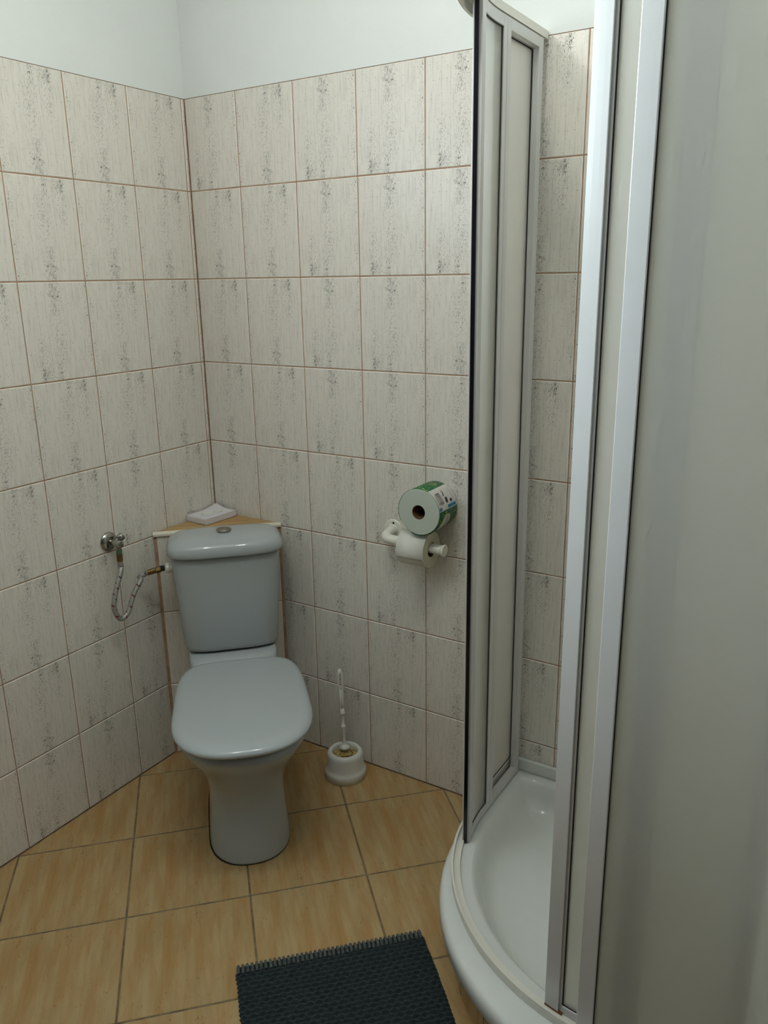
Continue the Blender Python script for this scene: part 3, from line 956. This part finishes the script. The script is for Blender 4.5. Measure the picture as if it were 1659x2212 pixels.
def make_big_roll():
    c = Vector((0.8310, -0.0015, 0.8990))
    o = empty('toilet_roll', c)
    tag(o, 'large toilet roll in green leafy wrapper balanced on top of the small roll', 'toilet roll', 'toilet rolls at the wall holder')
    RR, DD = 0.0625, 0.100
    mt = axis_matrix((0, 0, 0), (0, -1, 0))
    bm = bmesh.new()
    lathe(bm, [(0.0195, 0.0), (RR - 0.001, 0.0), (RR, 0.001), (RR, DD - 0.002), (RR - 0.0015, DD), (0.0195, DD)], 80, mt, False, False)
    build('tissue', bm, M['paperend'], o, auto=40)
    bm = bmesh.new()
    lathe(bm, [(0.0195, 0.001), (0.0182, 0.001), (0.0182, DD - 0.001), (0.0195, DD - 0.001)], 48, mt, False, False)
    core = build('cardboard_core', bm, M['card'], o, auto=40)
    # paper wrapper: UV in metres (arc, depth)
    def cyl(ang, d, r=RR + 0.0006): return Vector((r * math.cos(ang), -d, r * math.sin(ang)))
    bm = bmesh.new()
    L = bm.loops.layers.uv.verify()
    n = 96
    a0, a1 = R(-112), R(210)
    g = [[bm.verts.new(cyl(a0 + (a1 - a0) * i / n, d, RR + 0.0006 + (0.0012 if (d > .09 and i < 24) else 0))) for d in (0.0015, 0.05, DD - 0.0015)] for i in range(n + 1)]
    for i in range(n):
        for j in range(2):
            f = bm.faces.new((g[i][j], g[i + 1][j], g[i + 1][j + 1], g[i][j + 1]))
            for lp, (a, b) in zip(f.loops, ((i, j), (i + 1, j), (i + 1, j + 1), (i, j + 1))):
                lp[L].uv = (RR * (a0 + (a1 - a0) * a / n), (0.0015, 0.05, DD - 0.0015)[b])
    wr = build('wrapper', bm, M['wrapper'], o, smooth=True)
    so = wr.modifiers.new('thick', 'SOLIDIFY'); so.thickness = 0.0004; so.offset = 1
    def patch(poly, lift, mat, name):       # poly in (angle deg, depth) space
        bm = bmesh.new()
        rings = []
        bm2 = bmesh.new()
        # triangulated patch bent round the roll
        vv = [bm2.verts.new((a, d, 0)) for a, d in poly]
        bm2.faces.new(vv)
        lo = min(a for a, _ in poly); hi = max(a for a, _ in poly)
        k = lo + 4
        while k < hi:
            bmesh.ops.bisect_plane(bm2, geom=bm2.verts[:] + bm2.edges[:] + bm2.faces[:], plane_co=(k, 0, 0), plane_no=(1, 0, 0))
            k += 4
        for v in bm2.verts:
            v.co = cyl(R(v.co.x), v.co.y, RR + lift)
        return build(name, bm2, mat, wr)
    def rect(a, b, d0, d1): return [(a, d0), (b, d0), (b, d1), (a, d1)]
    # depth 0 = at the wall, DD = at the front face
    patch(rect(6, 66, 0.0015, DD - 0.0015), 0.0013, M['labelwhite'], 'label_panel')
    patch(rect(8, 16, 0.008, 0.052), 0.0016, M['labelblue'], 'label_bar')
    patch(rect(8, 16, 0.084, 0.0975), 0.0016, M['labelblue'], 'label_bar')
    rnd = random.Random(8)
    ink = []
    # bar code lines, small text rows and pictograms
    for i in range(15):
        a = 21 + i * 2.1
        patch(rect(a, a + rnd.choice((0.7, 1.2)), 0.066, 0.086), 0.0016, M['ink'], 'bar_code_line')
    for i in range(7):
        a = 22 + i * 3.6
        patch(rect(a, a + 2.4, 0.089, 0.0915), 0.0016, M['ink'], 'printed_digit')
    patch([(21, 0.046), (34, 0.043), (36, 0.052), (28, 0.056), (21, 0.055)], 0.0016, M['ink'], 'pictogram')
    patch([(20, 0.024), (27, 0.022), (27.5, 0.033), (20.5, 0.034)], 0.0016, M['ink'], 'pictogram')
    patch([(38, 0.052), (48, 0.046), (56, 0.046), (56, 0.048), (48, 0.050), (40, 0.056)], 0.0016, M['ink'], 'pictogram')
    for i in range(6):
        patch(rect(26 + i * 5, 26 + i * 5 + 3.4, 0.0135, 0.0150), 0.0016, M['ink'], 'printed_word')
    # oval name badge
    def oval(a0, a1, d0, d1, n=28):
        ca, cd = (a0 + a1) / 2, (d0 + d1) / 2
        return [(ca + (a1 - a0) / 2 * math.copysign(abs(math.cos(2 * PI * k / n)) ** 0.8, math.cos(2 * PI * k / n)), cd + (d1 - d0) / 2 * math.copysign(abs(math.sin(2 * PI * k / n)) ** 0.8, math.sin(2 * PI * k / n))) for k in range(n)]
    patch(oval(-72, -4, 0.033, 0.082), 0.0014, M['labelgold'], 'badge_rim')
    patch(oval(-72, -6, 0.0350, 0.0800), 0.0018, M['labelwhite'], 'name_badge')
    patch([(-62, 0.044), (-50, 0.0415), (-22, 0.0415), (-22, 0.0435), (-50, 0.044), (-62, 0.047)], 0.0022, M['ink'], 'underline')
    def wrap_text(txt, a_start, d0, size, mat, lift, name):
        cu = bpy.data.curves.new(name, 'FONT'); cu.body = txt; cu.size = size; cu.offset = size * 0.012
        tmp = bpy.data.objects.new('tmp_text', cu); COL.objects.link(tmp)
        dg = bpy.context.evaluated_depsgraph_get()
        me = bpy.data.meshes.new_from_object(tmp.evaluated_get(dg))
        bpy.data.objects.remove(tmp, do_unlink=True)
        me.name = name
        for v in me.vertices:
            # text runs upwards round the roll, letters' tops point to the front face
            a = R(a_start) + v.co.x / RR
            v.co = cyl(a, d0 + v.co.y, RR + lift)
        me.materials.clear(); me.materials.append(mat)
        return link(name, me, wr)
    wrap_text('HARMASAN', -66, 0.0500, 0.0115, M['ink'], 0.0023, 'brand_lettering')
make_roll_holder(); make_small_roll(); make_big_roll()

# ------------------------------------------------------------------ bath mat
def make_mat():
    W_, D_ = 0.434, 0.62
    c0 = Vector((0.7655, -0.8305, 0.0))
    root = empty('bath_mat', c0 + Vector((W_ / 2 / S2, W_ / 2 / S2, 0)), R(-45))
    tag(root, 'dark blue-grey chunky woven bath mat on the yellow floor tiles', 'bath mat')
    # local x = away from the toilet (towards the viewer), y = width
    py, px_ = 0.0101, 0.0118
    def surf(name, x0, x1, hfun, mat, nx, ny):
        bm = bmesh.new()
        g = []
        for i in range(nx + 1):
            row = []
            for j in range(ny + 1):
                x = x0 + (x1 - x0) * i / nx
                s = j / ny
                edge = 0.0030 * abs(math.sin(PI * x / px_)) + 0.0015 * noise.noise(Vector((x * 30, 0, 0)))
                y = -W_ / 2 - edge + (W_ + 2 * edge) * s
                h = hfun(x, y)
                dd = min(s, 1 - s) * (W_)
                h *= min(1.0, math.sqrt(max(dd, 0) / 0.006)) 
                row.append(bm.verts.new((x, y + 0.004 * math.sin(x * 9), h)))
            g.append(row)
        for i in range(nx):
            for j in range(ny): bm.faces.new((g[i][j], g[i + 1][j], g[i + 1][j + 1], g[i][j + 1]))
        # skirt to the floor
        rim = [g[i][0] for i in range(nx + 1)] + [g[nx][j] for j in range(1, ny + 1)] + [g[i][ny] for i in range(nx - 1, -1, -1)] + [g[0][j] for j in range(ny - 1, 0, -1)]
        lo = [bm.verts.new((v.co.x, v.co.y, 0.0008)) for v in rim]
        for k in range(len(rim)):
            q = (k + 1) % len(rim)
            bm.faces.new((rim[k], rim[q], lo[q], lo[k]))
        bm.faces.new(lo)
        return build(name, bm, mat, root, smooth=True)
    def weave(x, y):
        jx = noise.noise(Vector((x * 40, y * 40, 2))) * 0.0016
        jy = noise.noise(Vector((x * 35, y * 35, 7))) * 0.0016
        row = math.floor((x + jx) / px_)
        a = abs(math.sin(PI * (x + jx) / px_))
        b = abs(math.cos(PI * ((y + jy) / (2 * py) + 0.5 * (row % 2))))
        return 0.0035 + 0.0085 * (a ** 0.6) * (0.25 + 0.75 * b ** 0.6) + 0.0012 * noise.noise(Vector((x * 14, y * 14, 0)))
    def bind(x, y):
        t = (x + 0.022) / 0.022
        a = abs(math.sin(PI * (y + 0.0015 * noise.noise(Vector((y * 60, 1, 1)))) / 0.0101))
        return 0.003 + 0.0095 * math.sin(PI * min(1, max(0, t * 0.86 + 0.10))) ** 0.5 * (0.35 + 0.65 * a ** 0.6)
    surf('woven_body', 0.020, D_, weave, M['yarn'], 250, 210)
    # loop binding on the end: pale ribs
    bm = bmesh.new()
    n = int(W_ / 0.0101)
    rnd = random.Random(3)
    for k in range(n):
        y = -W_ / 2 + 0.0055 + k * (W_ - 0.011) / (n - 1)
        o = rnd.uniform(-0.001, 0.001)
        pts = [(0.023, y, 0.0072), (0.015, y + o, 0.0115), (0.006, y, 0.0108), (0.0, y, 0.0065), (0.001, y, 0.0035)]
        tube(bm, spline(pts, 4), 0.0034, 8)
    bd = build('end_binding', bm, M['yarnlight'], root, smooth=True)
    bm = bmesh.new()
    box(bm, (0.003, -W_ / 2 + 0.003, 0.001), (0.024, W_ / 2 - 0.003, 0.0075))
    build('binding_core', bm, M['yarn'], bd, bevel=0.002)
make_mat()

# ------------------------------------------------------------------ shower tray
ZR = 0.160
OC, OR_ = Vector((1.580, -0.306)), 0.507     # outer rim arc
TC, TRI, TRO = Vector((1.560, -0.249)), 0.468, 0.489   # bottom track arc
EPS = 0.003
def quad_path(c, r, n=40, x1=XR - EPS, y1=-EPS):
    """plan outline from the back wall, down the left, round the arc and along the front to the right wall"""
    pts = [Vector((c.x - r, y1))]
    m = 8
    for k in range(1, m): pts.append(Vector((c.x - r, y1 + (c.y - y1) * k / m)))
    for k in range(n + 1):
        a = PI + (PI / 2) * k / n
        pts.append(Vector((c.x + r * math.cos(a), c.y + r * math.sin(a))))
    for k in range(1, m): pts.append(Vector((c.x + (x1 - c.x) * k / m, c.y - r)))
    pts.append(Vector((x1, c.y - r)))
    return pts
def closed_path(c, r, inset_wall=0.0, rc=0.0):
    p = quad_path(c, r, x1=XR - EPS - inset_wall, y1=-EPS - inset_wall)
    x1, y1 = XR - EPS - inset_wall, -EPS - inset_wall
    m = 10
    if rc <= 0:
        rc = 0.0005
    # right wall up to the back corner, then along the back wall to the start
    pts = list(p)
    for k in range(1, m): pts.append(Vector((x1, (c.y - r) + (y1 - rc - (c.y - r)) * k / m)))
    for k in range(9):
        a = (PI / 2) * k / 8
        pts.append(Vector((x1 - rc + rc * math.cos(a), y1 - rc + rc * math.sin(a))))
    for k in range(1, m): pts.append(Vector((x1 - rc + (c.x - r - (x1 - rc)) * k / m, y1)))
    return pts

tray = empty('shower_tray', (OC.x, OC.y, 0.0))
tag(tray, 'white quadrant shower tray with rolled rim over a tiled plinth', 'shower tray')
def loc3(p, z, root=tray): return Vector((p.x - root.location.x, p.y - root.location.y, z - root.location.z))
def make_tray():
    bm = bmesh.new()
    rings = []
    prof_out = [(-0.020, ZR - 0.046), (-0.006, ZR - 0.046), (0.0, ZR - 0.038), (0.0, ZR - 0.016), (-0.002, ZR - 0.008), (-0.007, ZR - 0.002), (-0.013, ZR)]
    for dr, z in prof_out: rings.append([loc3(p, z) for p in closed_path(OC, OR_ + dr)])
    # flat deck to the basin edge (basin outline centred like the track)
    basin = [(0.444, 0.030, 0.06, ZR), (0.438, 0.034, 0.06, ZR - 0.003), (0.430, 0.040, 0.06, ZR - 0.012), (0.418, 0.048, 0.06, ZR - 0.040), (0.404, 0.060, 0.055, ZR - 0.066), (0.380, 0.082, 0.05, ZR - 0.078), (0.30, 0.15, 0.04, ZR - 0.082), (0.16, 0.27, 0.02, ZR - 0.086)]
    for r, iw, rc, z in basin: rings.append([loc3(p, z) for p in closed_path(TC, r, iw, rc)])
    loft(bm, rings, cap0=False, cap1=True)
    build('basin', bm, M['acrylic'], tray, smooth=True)
    # upstand bead against the two walls
    bm = bmesh.new()
    box(bm, (TC.x - TRO - OC.x, -0.013 - OC.y, ZR - 0.002), (XR - EPS - OC.x, -0.001 - OC.y, ZR + 0.036))
    box(bm, (XR - 0.013 - OC.x, -0.72 - OC.y, ZR - 0.002), (XR - 0.001 - OC.x, -0.0135 - OC.y, ZR + 0.036))
    build('wall_upstand', bm, M['acrylic'], tray, bevel=0.005, seg=3)
    # drain
    bm = bmesh.new()
    lathe(bm, [(0.045, 0.0), (0.045, 0.003), (0.040, 0.0055), (0.012, 0.0065), (0.001, 0.0066)], 40, Matrix.Translation((1.60 - OC.x, -0.22 - OC.y, ZR - 0.0855)))
    build('drain_cover', bm, M['chrome'], tray, auto=40)
    # tiled plinth below the rim
    bm = bmesh.new()
    L = bm.loops.layers.uv.verify()
    pr = 0.476
    path = quad_path(OC, pr, 60)
    length = [0.0]
    for i in range(1, len(path)): length.append(length[-1] + (path[i] - path[i - 1]).length)
    tw = 0.115
    nb = {}
    for i in range(len(path) - 1):
        q = [loc3(path[i], 0.001), loc3(path[i + 1], 0.001), loc3(path[i + 1], ZR - 0.044), loc3(path[i], ZR - 0.044)]
        f = bm.faces.new([bm.verts.new(v) for v in q])
        for lp, w in zip(f.loops, ((i, 0), (i + 1, 0), (i + 1, 1), (i, 1))): lp[L].uv = (length[w[0]] / 0.3, w[1] * 0.38)
    bmesh.ops.remove_doubles(bm, verts=bm.verts, dist=1e-5)
    pln = build('tiled_plinth', bm, M['ftile'], tray, smooth=True)
    s = 0.20
    while s < length[-1]:
        for i in range(len(path) - 1):
            if length[i] <= s < length[i + 1]:
                t = (s - length[i]) / (length[i + 1] - length[i])
                p = path[i].lerp(path[i + 1], t)
                d = (path[i + 1] - path[i]).normalized(); nn = Vector((d.y, -d.x))
                if (p - OC).dot(nn) < 0: nn = -nn
                bm = bmesh.new()
                ring = [p - d * .0012 - nn * .001, p + d * .0012 - nn * .001, p + d * .0012 + nn * .0006, p - d * .0012 + nn * .0006]
                loft(bm, [[loc3(q_, 0.001) for q_ in ring], [loc3(q_, ZR - .045) for q_ in ring]])
                build('plinth_joint', bm, M['fgrout'], pln)
        s += tw
make_tray()

# ------------------------------------------------------------------ shower enclosure
enc = empty('shower_enclosure', (TC.x, TC.y, ZR))
tag(enc, 'white framed quadrant shower enclosure with frosted panes and two open sliding doors', 'shower enclosure')
def ep(p, z): return Vector((p.x - TC.x, p.y - TC.y, z - ZR))
ZB, ZTOP = ZR + 0.020, 1.995

def path_len(c, r, x1=XR - EPS, y1=-EPS):
    """arc-length parametrised plan curve; side 0 = left end at back wall"""
    pts = quad_path(c, r, 64, x1, y1)
    L_ = [0.0]
    for i in range(1, len(pts)): L_.append(L_[-1] + (pts[i] - pts[i - 1]).length)
    return pts, L_
def sample(pts, L_, s):
    s = max(0.0, min(L_[-1] - 1e-6, s))
    for i in range(len(pts) - 1):
        if L_[i] <= s <= L_[i + 1]:
            t = (s - L_[i]) / (L_[i + 1] - L_[i])
            d = (pts[i + 1] - pts[i]).normalized()
            return pts[i].lerp(pts[i + 1], t), d
    return pts[-1], (pts[-1] - pts[-2]).normalized()

def strip(bm, c, r, s0, s1, d0, d1, z0, z1, maxstep=0.012):
    """solid band between arc lengths s0..s1, offsets d0..d1 outward from radius r, heights z0..z1"""
    pts, L_ = path_len(c, r)
    n = max(1, int(math.ceil((s1 - s0) / maxstep)))
    rings = []
    for k in range(n + 1):
        p, d = sample(pts, L_, s0 + (s1 - s0) * k / n)
        nn = Vector((d.y, -d.x))
        if nn.dot(p - Vector((c.x + 0.1, c.y + 0.1))) < 0: nn = -nn
        a, b = p + nn * d0, p + nn * d1
        rings.append([ep(a, z0), ep(b, z0), ep(b, z1), ep(a, z1)])
    loft(bm, rings)

def s_of_left_y(y): return -EPS - y               # along the straight left flank
RI = 0.462       # radius of the inner (door) plane
RO = 0.484       # radius of the outer (fixed pane) plane
arc_i = PI / 2 * RI
sL = abs(TC.y) - EPS
def total(r): return path_len(TC, r)[1][-1]

# bottom track and top rail
bm = bmesh.new()
pts_, L__ = path_len(TC, 0.478)
strip(bm, TC, 0.478, 0.0, total(0.478), -0.010, 0.011, ZR + 0.001, ZR + 0.010)
strip(bm, TC, 0.478, 0.0, total(0.478), 0.006, 0.011, ZR + 0.009, ZR + 0.020)
build('bottom_track', bm, M['track'], enc, auto=35)
bm = bmesh.new()
strip(bm, TC, 0.470, 0.0, total(0.470), -0.016, 0.024, ZTOP - 0.004, ZTOP + 0.012)
strip(bm, TC, 0.470, 0.0, total(0.470), 0.020, 0.026, ZTOP - 0.022, ZTOP + 0.012)
build('top_rail', bm, M['track'], enc, auto=35)

def panel(name, r, s0, s1, z0, z1, fw0, fw1, fh, mids, thick, parent, open_spans=()):
    """framed pane: posts fw0/fw1 wide at the ends, rails fh high, middle posts at mids"""
    root = empty(name, (0, 0, 0)); root.parent = parent
    bm = bmesh.new()
    t = thick / 2
    strip(bm, TC, r, s0, s0 + fw0, -t, t, z0, z1)
    strip(bm, TC, r, s1 - fw1, s1, -t, t, z0, z1)
    spans = []
    cur = s0 + fw0
    for m0, m1 in mids:
        strip(bm, TC, r, m0, m1, -t, t, z0, z1)
        spans.append((cur, m0)); cur = m1
    spans.append((cur, s1 - fw1))
    for a, b in spans:
        strip(bm, TC, r, a - .0003, b + .0003, -t, t, z0, z0 + fh)
        strip(bm, TC, r, a - .0003, b + .0003, -t, t, z1 - fh, z1)
    build('frame', bm, M['alu'], root, bevel=0.0015)
    for k_, (a, b) in enumerate(spans):
        if k_ in open_spans: continue
        bm = bmesh.new()
        strip(bm, TC, r, a - 0.002, b + 0.002, -0.0012, 0.0012, z0 + fh - 0.002, z1 - fh + 0.002)
        build('frosted_pane', bm, M['pane'], root, auto=35)
        # dark glazing bead along the pane's edges
        bm = bmesh.new()
        for off in (-0.0042, 0.0026):
            strip(bm, TC, r, a, a + 0.0016, off, off + 0.0016, z0 + fh, z1 - fh)
            strip(bm, TC, r, b - 0.0016, b, off, off + 0.0016, z0 + fh, z1 - fh)
            strip(bm, TC, r, a, b, off, off + 0.0016, z0 + fh, z0 + fh + 0.0016)
            strip(bm, TC, r, a, b, off, off + 0.0016, z1 - fh - 0.0016, z1 - fh)
        build('glazing_bead', bm, M['darkgap'], root)
    return root

TI, TO = total(RI), total(RO)
# arc length at which the left door leads: angle from the arc's start
def s_arc(r, sin_): return sL + r * math.asin(sin_)
lead = s_arc(RI, 0.116 / 0.462)
MI, MO = 2 * (sL + PI / 4 * RI), 2 * (sL + PI / 4 * RO)    # mirror about the middle of the arc
post = s_arc(RO, 0.030 / 0.47)
# fixed outer panels
panel('fixed_panel', RO, 0.0, post + 0.0, ZB, ZTOP - 0.004, 0.022, 0.030, 0.020, [], 0.014, enc)
panel('fixed_panel', RO, MO - post - 0.013, TO, ZB, ZTOP - 0.004, 0.030, 0.040, 0.020, [], 0.014, enc)
# sliding doors pushed back behind them
def door(side):
    a, b = (0.022, lead) if side == 0 else (MI - lead + 0.007, MI - 0.022)
    m = 0.2165 - EPS
    if side == 0:
        mids = [(m - 0.018, m - 0.0006), (m + 0.0006, m + 0.018)]
        rt_ = panel('sliding_door', RI, a, b, ZR + 0.006, ZTOP - 0.006, 0.024, 0.030, 0.022, mids, 0.014, enc, open_spans=(0,))
    else:
        mids = [(MI - m - 0.018, MI - m - 0.0006), (MI - m + 0.0006, MI - m + 0.018)]
        rt_ = panel('sliding_door', RI, a, b, ZR + 0.006, ZTOP - 0.006, 0.030, 0.024, 0.022, mids, 0.014, enc, open_spans=(1,))
    # outward grip profile and black magnetic seal on the leading edge
    bm = bmesh.new()
    if side == 0: strip(bm, TC, RI, b - 0.022, b + 0.004, 0.0075, 0.011, ZR + 0.012, ZTOP - 0.012)
    else: strip(bm, TC, RI, a - 0.003, a + 0.026, 0.0075, 0.011, ZR + 0.012, ZTOP - 0.012)
    build('grip_profile', bm, M['alu'], rt_, bevel=0.001)
    bm = bmesh.new()
    if side == 0: strip(bm, TC, RI, b, b + 0.0045, -0.0005, 0.0072, ZR + 0.004, ZTOP - 0.006)
    else: strip(bm, TC, RI, a - 0.0035, a, -0.006, 0.0070, ZR + 0.010, ZTOP - 0.006)
    build('magnetic_seal', bm, M['blackrub'], rt_)
    return rt_
door(0); d1 = door(1)
bm = bmesh.new()
strip(bm, TC, RI, MI - lead + 0.004, MI - lead + 0.040, -0.004, 0.0115, ZR + 0.0105, ZR + 0.0145)
build('rust_mark', bm, M['rust'], d1)
# wall profiles
for (x0, y0, x1, y1) in ((TC.x - RO - 0.012, -0.020, TC.x - RI - 0.009, -0.001), (XR - 0.020, TC.y - RO - 0.012, XR - 0.001, TC.y - RI + 0.012)):
    bm = bmesh.new()
    box(bm, (x0 - TC.x, y0 - TC.y, 0.037), (x1 - TC.x, y1 - TC.y, ZTOP - ZR))
    build('wall_profile', bm, M['alu'], enc, bevel=0.002)
